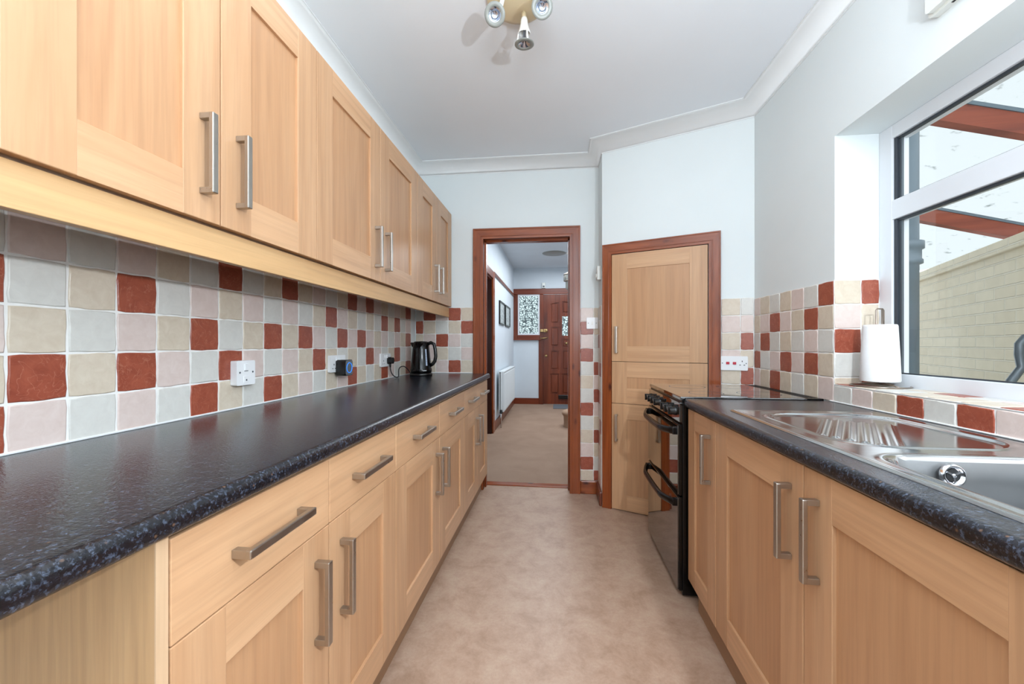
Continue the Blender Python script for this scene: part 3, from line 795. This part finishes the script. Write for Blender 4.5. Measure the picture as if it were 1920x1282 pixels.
# curved tube frame just visible at the right margin
ck = MB(); pts = []
for p_ in ((1.90, 1.68, 1.188), (1.83, 1.73, 1.186), (1.785, 1.748, 1.176), (1.768, 1.75, 1.15), (1.767, 1.75, 1.11), (1.775, 1.75, 1.06), (1.738, 1.75, 1.006), (1.72, 1.74, .95), (1.72, 1.72, .6), (1.72, 1.70, -.05)): pts.append(p_)
ck.tube('slate', pts, .014, 10)
o = ck.build('chair_frame'); o['label'] = 'dark grey curved tube of outdoor chair at right margin beyond the window'; o['category'] = 'chair'

# ------------------------------------------------------------------ sockets and switches (local: x along wall, -y outward, z up)
def plate(mb, w_, h_, d=.010, back=.0, k='plastic'):
    mb.prism(k, rrect(w_, h_, .006), 0, d, mat=rot(R(90), 'X') @ T(0, 0, back))
def hole(mb, x, z, rx, rz_, y, k='dark'): mb.box(k, x - rx, x + rx, y - .0006, y + .0004, z - rz_, z + rz_)
def fused_switch():
    t = thing('fused_switch', 'white switched fuse spur on the tiles, nearest the camera on the left wall', 'switch', (WL + .0055, 1.325, 1.047), PI / 2)
    m = MB(); plate(m, .086, .088, .024); m.build('plate', t)
    m = MB(); m.box('plastic', -.009, .009, -.0285, -.0235, .008, .032, .001); m.box('slate', -.009, .009, -.0245, -.0238, .0055, .0078); m.build('rocker', t)
    m = MB(); m.box('plastic', -.012, .012, -.0255, -.0235, -.036, -.012, .0008)
    for x, z in ((-.030, .002), (.030, .002), (0, -.026)): m.lathe('slate', [(0, .0008), (.0032, .0006), (.0036, 0)], 12, T(x, -.0242, z) @ rot(R(90), 'X') @ T(0, 0, .0012))
    m.build('screw_cover', t)
fused_switch()
def double_socket(label, y, z):
    t = thing('double_socket', label, 'socket', (WL + .0055, y, z), PI / 2, 'white double sockets')
    m = MB(); plate(m, .146, .086, .012)
    for cx in (-.037, .037):
        hole(m, cx, -.004, .0022, .0045, -.0122); hole(m, cx - .011, -.024, .0035, .0018, -.0122); hole(m, cx + .011, -.024, .0035, .0018, -.0122)
    m.build('plate', t)
    for cx in (-.014, .014):
        MB().box('plastic', cx - .0055, cx + .0055, -.0165, -.0115, .012, .034, .001).build('rocker', t)
double_socket('white double socket on the left wall with the black plug-in device', 1.953, 1.050)
double_socket('white double socket on the left wall feeding the kettle plug', 2.537, 1.045)
def device():
    t = thing('plug_in_device', 'square black plug-in device with glowing blue ring in the left socket', 'device', (WL + .018, 1.968, 1.028), PI / 2)
    m = MB(); mt = rot(R(90), 'X'); m.prism('black', rrect(.076, .082, .012), 0, .050, mt); m.prism('gloss', rrect(.070, .076, .011), .050, .053, mt); m.build('housing', t)
    m = MB(); m.tube('ledblue', [(.026 * math.cos(2 * PI * i / 40), -.0535, .026 * math.sin(2 * PI * i / 40)) for i in range(40)], .0022, 8, closed=True); m.build('light_ring', t)
device()
def plug():
    t = thing('mains_plug', 'black mains plug of the kettle in the white wall socket', 'plug', (WL + .018, 2.575, 1.040), PI / 2)
    m = MB(); mt = rot(R(90), 'X'); m.prism('black', rrect(.050, .048, .016), 0, .016, mt); m.prism('black', rrect(.042, .042, .016), .016, .032, mt)
    m.tube('cable', [(0, -.012, -.02), (0, -.013, -.045)], [.007, .005], 10)
    m.build('body', t)
plug()
ZW = ZL + .001
m = MB(); cp = []
def bez(p0, p1, p2, p3, n=14): return [tuple(((1 - t) ** 3 * a + 3 * (1 - t) ** 2 * t * b + 3 * (1 - t) * t * t * c_ + t ** 3 * d_) for a, b, c_, d_ in zip(p0, p1, p2, p3)) for t in [i / n for i in range(n + 1)]]
cp = bez((WL + .031, 2.575, .997), (WL + .031, 2.575, .955), (WL + .045, 2.585, .935), (WL + .055, 2.62, ZW + .004)) + bez((WL + .057, 2.63, ZW + .004), (WL + .07, 2.66, ZW + .004), (WL + .03, 2.66, .99), (WL + .05, 2.74, .992))[1:] + bez((WL + .05, 2.745, .992), (WL + .06, 2.79, .992), (WL + .08, 2.80, .94), (-1.055, 2.815, ZW + .012))[1:]
m.tube('cable', cp, .0036, 8)
o = m.build('power_cable'); o['label'] = 'black kettle power cable looping over the left worktop'; o['category'] = 'cable'

def light_switch():
    t = thing('light_switch', 'white single light switch on the tiles right of the doorway', 'switch', (.266, YB - .0055, 1.311))
    m = MB(); plate(m, .086, .086, .012)
    for x in (-.030, .030): m.lathe('slate', [(0, .0006), (.003, .0006), (.003, 0)], 10, T(x, -.0122, 0) @ rot(R(90), 'X'))
    m.build('plate', t); MB().box('lampwhite', -.006, .006, -.017, -.0115, -.012, .012, .001).build('rocker', t)
light_switch()
q = PA + AD * .8215 + Vector((NA.x, NA.y)) * .0055
t = thing('cooker_control_unit', 'white cooker switch and socket plate with two red rockers on angled wall', 'switch', (q.x, q.y, 1.034), AANG)
m = MB(); plate(m, .146, .086, .012); hole(m, .043, .012, .002, .0045, -.0122); hole(m, .032, -.010, .004, .002, -.0122); hole(m, .054, -.010, .004, .002, -.0122)
for x in (-.062, .064): m.lathe('slate', [(0, .0006), (.0032, .0006), (.0032, 0)], 10, T(x, -.0122, 0) @ rot(R(90), 'X'))
m.build('plate', t)
for x in (-.033, .003): MB().box('red', x - .009, x + .009, -.017, -.0115, -.007, .008, .001).build('rocker', t)
t = thing('thermostat', 'small white thermostat box on chimney breast return above the light switch', 'thermostat', (PA.x, 3.0, 1.67), -PI / 2)
m = MB(); m.box('offwhite', -.035, .035, -.028, 0, -.05, .05, .004); m.build('housing', t)
MB().lathe('offwhite', [(.016, 0), (.016, .006), (.013, .009), (0, .009)], 24, T(0, -.028, -.018) @ rot(R(90), 'X')).build('dial', t)
t = thing('alarm_box', 'white plastic alarm unit on the right wall above the window', 'alarm', (WR, 1.262, 2.275), -PI / 2)
m = MB(); m.prism('offwhite', rrect(.245, .235, .014), 0, .022, rot(R(90), 'X')); m.prism('offwhite', rrect(.228, .218, .012), .022, .038, rot(R(90), 'X'))
m.box('dark', -.055, -.040, -.016, -.010, -.119, -.1165); m.build('housing', t)
m = MB()
for i in range(5): m.box('slate', -.06, .06, -.0388, -.0378, -.055 + i * .016, -.049 + i * .016)
m.build('sounder_slots', t)

# ------------------------------------------------------------------ kettle
def kettle():
    t = thing('electric_kettle', 'black jug kettle on its base at the far end of the left worktop', 'kettle', (-1.0, 2.86, ZW - .001))
    b = MB(); b.lathe('black', [(0, 0), (.080, 0), (.083, .006), (.083, .014), (.076, .022), (0, .022)], 40); b.build('base', t)
    m = MB(); m.lathe('kettle', [(.0, .023), (.074, .023), (.079, .030), (.079, .048), (.076, .055), (.068, .13), (.061, .20), (.0575, .238), (.053, .240), (.051, .236)], 44)
    # spout
    sp = bmesh.new()
    m.tube('kettle', [(-.045, 0, .222), (-.062, 0, .229), (-.078, 0, .240)], [.024, .017, .006], 14)
    bo_ = m.build('jug', t)
    MB().lathe('black', [(.0545, .236), (.054, .244), (.045, .251), (0, .253)], 40).build('lid', t)
    h = MB(); h.tube('black', [(.048, 0, .232), (.075, 0, .242), (.098, 0, .232), (.108, 0, .19), (.112, 0, .14), (.104, 0, .105), (.088, 0, .085), (.070, 0, .075)], [.015, .014, .012, .011, .011, .010, .009, .008], 12, ry=.013); h.build('handle', t)
    g = MB()
    for i in range(6):
        z0 = .07 + i * .021; r = .0745 - (z0 - .07) * .098
    a = R(-40)
    i0 = g.slot('gauge'); vv = []
    for z in (.075, .195):
        r = .0762 - (z - .055) * .105 + .0022
        vv.append([g.bm.verts.new(((r + .001) * math.cos(a + da), (r + .001) * math.sin(a + da), z)) for da in (-.09, 0, .09)])
    for j in range(2): g.bm.faces.new([vv[0][j], vv[0][j + 1], vv[1][j + 1], vv[1][j]]).material_index = i0
    for i in range(4):
        z = .105 + i * .018; r = .0755 - (z - .055) * .105 + .0032
        g.box('black', -.001, .0006, -.004, .004, -.0014, .0014, mat=rot(a, 'Z') @ T(r, 0, z))
    g.build('water_gauge', t)
    s_ = MB(); s_.box('plastic', -.0006, .0006, -.013, .013, -.002, .002, mat=rot(R(-52), 'Z') @ T(.0797, 0, .040)); s_.build('badge', t)
kettle()

# ------------------------------------------------------------------ kitchen roll on a wire stand
RX, RY, RZ = 1.262, 1.728, .983
t = thing('kitchen_roll_holder', 'wire kitchen roll stand on the tiled sill at far end of window', 'holder', (RX, RY, RZ))
m = MB(); m.tube('wire', [(.090 * math.cos(2 * PI * i / 48), .090 * math.sin(2 * PI * i / 48), .003) for i in range(48)], .003, 8, closed=True)
for k in range(3):
    a = R(30 + 120 * k); pts = [(.090 * math.cos(a), .090 * math.sin(a), .004), (.055 * math.cos(a), .055 * math.sin(a), .012), (.02 * math.cos(a), .02 * math.sin(a), .014), (0, 0, .013)]
    m.tube('wire', pts, .0028, 8)
m.build('ring_base', t)
m = MB(); m.tube('wire', [(-.018, -.006, .013), (-.018, -.006, .30), (-.013, -.005, .306), (.013, .005, .306), (.018, .006, .30), (.018, .006, .013)], .0028, 8); m.tube('wire', [(0, -.01, .013), (0, -.01, .305)], .0026, 8); m.build('upright', t)
m = MB(); m.lathe('paper', [(.020, .0), (.0595, .0), (.062, .004), (.0585, .10), (.053, .215), (.0515, .221), (.049, .2225), (.020, .2235), (.019, .223), (.019, 0)], 56)
# loose outer sheet edge
o = m.build('kitchen_roll', loc=(RX, RY, RZ + .0205)); o['label'] = 'white roll of kitchen paper on wire stand by the window'; o['category'] = 'kitchen roll'

# ------------------------------------------------------------------ ceiling spotlight cluster
def spots():
    C = Vector((-.16, 1.65, HC))
    t = thing('ceiling_spotlight', 'cream round ceiling light with white adjustable spotlights', 'light', C)
    MB().lathe('cream', [(0, -.030), (.095, -.030), (.118, -.024), (.131, -.012), (.133, 0)], 56).build('ceiling_plate', t)
    specs = [((-.062, -.030, -.03), (-.080, -.018, -.090), (-.05, -.75, -.55)), ((.072, -.040, -.03), (.083, -.030, -.095), (.20, -.80, -.50)), ((.018, .05, -.03), (.020, .048, -.070), (.0, .10, -1.0)), ((0, -.10, -.03), (0, -.13, -.085), (0, .15, -.9))]
    for i, (a, c, d) in enumerate(specs[:3]):
        a, c, d = Vector(a), Vector(c), Vector(d).normalized()
        m = MB(); m.tube('lampwhite' if i != 2 else 'cream', [a, a.lerp(c, .5), c], [.010, .009, .011], 12)
        arm = m.build('arm', t)
        q = d.to_track_quat('Z', 'Y').to_matrix().to_4x4(); mt = T(*c) @ q
        h = MB(); h.lathe('lampwhite', [(0, -.018), (.011, -.016), (.0145, -.006), (.0165, .012), (.0215, .032), (.0255, .044), (.0255, .048), (.0235, .048), (.019, .034), (0, .030)], 24, mt)
        for k in range(3):
            h.tube('lampwhite', [tuple(mt @ Vector((r_ * math.cos(R(120 * k)), r_ * math.sin(R(120 * k)), z_))) for r_, z_ in ((.0240, .042), (.0280, .064), (.0300, .088))], .0038, 8)
        hd = h.build('lamp_head', t)
        b = MB(); b.lathe('reflector', [(.005, .030), (.006, .058), (.012, .068), (.0215, .078), (.0255, .0895), (.0245, .0895), (.017, .078), (.006, .072), (0, .071)], 28, mt); b.build('bulb', t)
        g = MB(); g.lathe('frost', [(.0245, .088), (.034, .086), (.041, .088), (.0415, .0905), (.034, .0915), (.0245, .0920), (.0245, .088)], 36, mt); g.build('glass_disc', t)
spots()

# ------------------------------------------------------------------ hall contents
FY = 7.65
def front_door():
    y = FY - .022
    f = MB()
    f.box('hardwood_h', -.867, .72, y - .01, FY + .05, 2.10, 2.207, .006)
    f.box('hardwood', -.867, -.754, y, FY + .05, 1.232, 2.10, .005); f.box('hardwood', -.334, -.263, y, FY + .05, 0.004, 2.10, .005)
    f.box('hardwood', -.354, -.334, y + .006, FY + .0, 0.004, 1.25, .003)
    f.box('hardwood_h', -.754, -.334, y, FY + .05, 1.232, 1.323, .005); f.box('hardwood_h', -.88, -.30, y - .03, FY, 1.226, 1.25, .004)
    f.box('hardwood', .60, .72, y, FY + .05, 0.004, 2.10, .005)
    struct(f, 'door_frame_2')
    w_ = MB()
    for a in ((-.754, -.722, 1.323, 2.10), (-.366, -.334, 1.323, 2.10), (-.722, -.366, 1.323, 1.355), (-.722, -.366, 2.068, 2.10)): w_.box('upvc', a[0], a[1], y + .012, FY + .03, a[2], a[3], .003)
    wo = struct(w_, 'window_2')
    g = MB(); g.box('patglass', -.722, -.366, FY + .005, FY + .009, 1.355, 2.068); g.build('pane', wo)
    l = MB()
    for i in (1, 2): x = -.722 + .356 * i / 3; l.box('slate', x - .004, x + .004, FY + .001, FY + .013, 1.355, 2.068)
    for i in range(1, 5): z = 1.355 + .713 * i / 5; l.box('slate', -.722, -.366, FY + .001, FY + .013, z - .004, z + .004)
    l.build('leading', wo)
    # door leaf
    Y0, Y1 = FY - .010, FY + .035; rows1 = [(.206, .591), (.663, 1.028), (1.109, 1.475), (1.546, 1.942)]
    cx = [(-.131, .030), (.091, .251), (.312, .472)]
    holes = [(cx[c][0], cx[c][1], a, b) for c in (0, 2) for a, b in rows1]
    holes += [(cx[1][0], cx[1][1], a, b) for a, b in ((.206, .591), (.663, 1.028), (1.085, 1.245), (1.312, 1.676), (1.735, 1.962))]
    m = MB(); cells(m, 'hardwood', -.2635, .6005, .012, 2.096, holes, lambda a, b, c, d: m.box('hardwood', a, b, Y0, Y1, c, d))
    for h in holes:
        if abs(h[2] - 1.312) < .01: continue
        m.box('hardwood', h[0] - .001, h[1] + .001, Y0 + .022, Y1 - .01, h[2] - .001, h[3] + .001)
        m.box('hardwood', h[0] + .022, h[1] - .022, Y0 + .006, Y0 + .024, h[2] + .025, h[3] - .025, .006, 1)
        if h[3] > 1.9:   # arched heads
            pts = [(h[0] - .0005, h[3] + .0005)] + [(h[0] + (h[1] - h[0]) * q, h[3] - .030 + .028 * math.sin((q if h[0] < 0 else 1 - q) * PI / 2)) for q in [j / 8 for j in range(9)]] + [(h[1] + .0005, h[3] + .0005)]
            i0 = m.slot('hardwood'); b = [m.bm.verts.new((x, Y0 + .001, z)) for x, z in pts]; m.bm.faces.new(b).material_index = i0
    d = struct(m, 'door_1')
    MB().box('patglass', .091, .251, FY + .008, FY + .012, 1.312, 1.676).build('pane', d)
    k = MB(); k.box('brass', -.258, -.19, Y0 - .03, Y0, 1.375, 1.435, .006); k.lathe('brass', [(.0, .03), (.022, .028), (.024, .018), (.010, .010), (.010, 0)], 20, T(-.205, Y0 - .03, 1.405) @ rot(R(90), 'X')); k.box('brass', -.32, -.262, y - .025, y, 1.38, 1.43, .004); k.build('latch', d)
    for x, z, nm in ((-.212, .926, 'keyhole_knob'), (.171, 1.165, 'door_knob')):
        MB().lathe('brass', [(.026, 0), (.026, .004), (.009, .008), (.009, .02), (.022, .03), (.022, .042), (0, .048)], 20, T(x, Y0 + (.004 if z > 1 else 0), z) @ rot(R(90), 'X')).build(nm, d)
    c = MB(); c.tube('brass', [(-.33, y - .01, 1.26), (-.27, y - .02, 1.262), (-.18, Y0 - .012, 1.275)], .010, 8); c.build('door_chain', d)
    b = MB(); b.box('black', .02, .40, Y0 - .04, Y0 - .0005, .118, .190, .006); b.build('letterbox', d)
front_door()
# hall door on the left (recessed leaf) and its frame
f = MB(); X = HX
f.box('redwood_v', X, X + .022, 5.06, 5.19, 0.004, 2.085, .004); f.box('redwood_v', X, X + .022, 4.10, 4.2, 0.004, 2.085, .004); f.box('redwood_y', X + .0005, X + .022, 4.2, 5.06, 1.99, 2.085, .004)
f.box('darkwood', X - .119, X + .001, 5.045, 5.06, 0.004, 1.99); f.box('darkwood', X - .119, X + .001, 4.2, 4.215, 0.004, 1.99); f.box('redwood_y', X - .119, X + .001, 4.2, 5.06, 1.975, 1.99)
struct(f, 'door_frame_3')
struct(MB().box('darkwood', X - .115, X - .075, 4.217, 5.043, .01, 1.972, .002), 'door_2')
def radiator():
    t = thing('radiator', 'white panel radiator on the hall left wall below the pictures', 'radiator', (HX, 6.15, 0), PI / 2)
    m = MB()
    L2 = .70
    for yb in (-.105, -.045):
        m.box('radiator', -L2, L2, yb, yb + .012, .215, .765, .004)
        n = 26
        for i in range(n):
            x = -L2 + .03 + (2 * L2 - .06) * (i + .5) / n; m.box('radiator', x - .016, x + .016, yb - .006, yb + .002, .24, .74, .004)
    m.build('panel', t)
    g = MB(); g.box('radiator', -L2, L2, -.111, -.028, .762, .775, .003); g.build('top_grille', t)
    for s in (-1, 1): MB().box('radiator', s * L2 - .004, s * L2 + .004, -.107, -.06, .22, .765, .001).build('end_cap', t)
    v = MB(); v.tube('chrome', [(-L2 - .03, -.07, .004), (-L2 - .03, -.07, .20), (-L2, -.07, .235)], .009, 10); v.lathe('black', [(.02, 0), (.02, .05), (0, .055)], 16, T(-L2 - .03, -.07, .20)); v.build('valve', t)
    for s in (-1, 1): MB().box('radiator', s * .48 - .015, s * .48 + .015, -.045, -.0005, .3, .7).build('bracket', t)
radiator()
for (ya, yb, lab) in ((5.68, 6.23, 'nearer of two dark-framed pictures on the hall left wall'), (6.33, 6.93, 'farther of two dark-framed pictures on the hall left wall, close to front door')):
    t = thing('framed_picture', lab, 'picture', (HX, (ya + yb) / 2, 1.61), PI / 2, 'pictures in the hall'); hw = (yb - ya) / 2; hh_ = .17
    m = MB(); fr = .02
    for a in ((-hw, hw, -hh_, -hh_ + fr), (-hw, hw, hh_ - fr, hh_), (-hw, -hw + fr, -hh_ + fr, hh_ - fr), (hw - fr, hw, -hh_ + fr, hh_ - fr)): m.box('black', a[0], a[1], -.022, -.0005, a[2], a[3], .002)
    m.build('frame', t); MB().box('picture', -hw + fr, hw - fr, -.010, -.004, -hh_ + fr, hh_ - fr).build('print', t)
m = MB(); m.lathe('frost', [(0, -.014), (.06, -.016), (.10, -.010), (.15, -.014), (.185, -.006), (.19, 0)], 40)
o = m.build('ceiling_vent', loc=(-.05, 6.42, 2.6)); o['label'] = 'round grey ceiling vent in the hall'; o['category'] = 'vent'
t = thing('lantern_pendant', 'glass lantern hanging on a chain near the front door in the hall', 'light', (.185, 6.42, 2.6))
MB().lathe('lampwhite', [(0, -.03), (.04, -.02), (.05, 0)], 24).build('ceiling_rose', t)
MB().tube('brass', [(0, 0, -.02), (0, 0, -.30)], .004, 6).build('chain', t)
m = MB(); m.lathe('wire', [(0, -.27), (.012, -.28), (.03, -.31), (.085, -.335), (.088, -.35), (.078, -.352)], 24)
for i in range(8): a = 2 * PI * i / 8; m.tube('wire', [(.084 * math.cos(a), .084 * math.sin(a), -.35), (.084 * math.cos(a), .084 * math.sin(a), -.44)], .003, 6)
m.lathe('wire', [(.086, -.44), (.088, -.445), (.086, -.45), (.06, -.46)], 24); m.build('cage', t)
MB().lathe('frost', [(.080, -.352), (.080, -.44), (.055, -.46), (.055, -.56), (.03, -.59), (0, -.60)], 24).build('lamp_shade', t)
o = MB().box('offwhite', -.288, -.228, FY - .045, FY - .0005, 2.212, 2.315, .005).box('slate', -.275, -.241, FY - .0465, FY - .0445, 2.225, 2.26).build('door_chime'); o['label'] = 'small white door chime box on the wall above the front door'; o['category'] = 'chime'
m = MB(); m.box('mat', -.075, .50, 7.12, 7.58, .004, .016, .003); o = m.build('doormat'); o['label'] = 'grey doormat on carpet inside the front door'; o['category'] = 'mat'
m = MB(); m.lathe('pouf', [(0, .235), (.13, .232), (.165, .215), (.175, .19), (.165, .165), (.15, .15), (.145, .06), (.150, 0)], 40)
o = m.build('footstool', loc=(.235, 5.62, .004)); o['label'] = 'round beige upholstered footstool on the hall carpet'; o['category'] = 'stool'
m = MB(); m.box('plastic', -.004, 0, -.03, .03, -.04, .04, .001); 
o = m.build('hall_socket', loc=(HX + .004, 5.30, .30)); o['label'] = 'small white socket low on the hall left wall before the radiator'; o['category'] = 'socket'
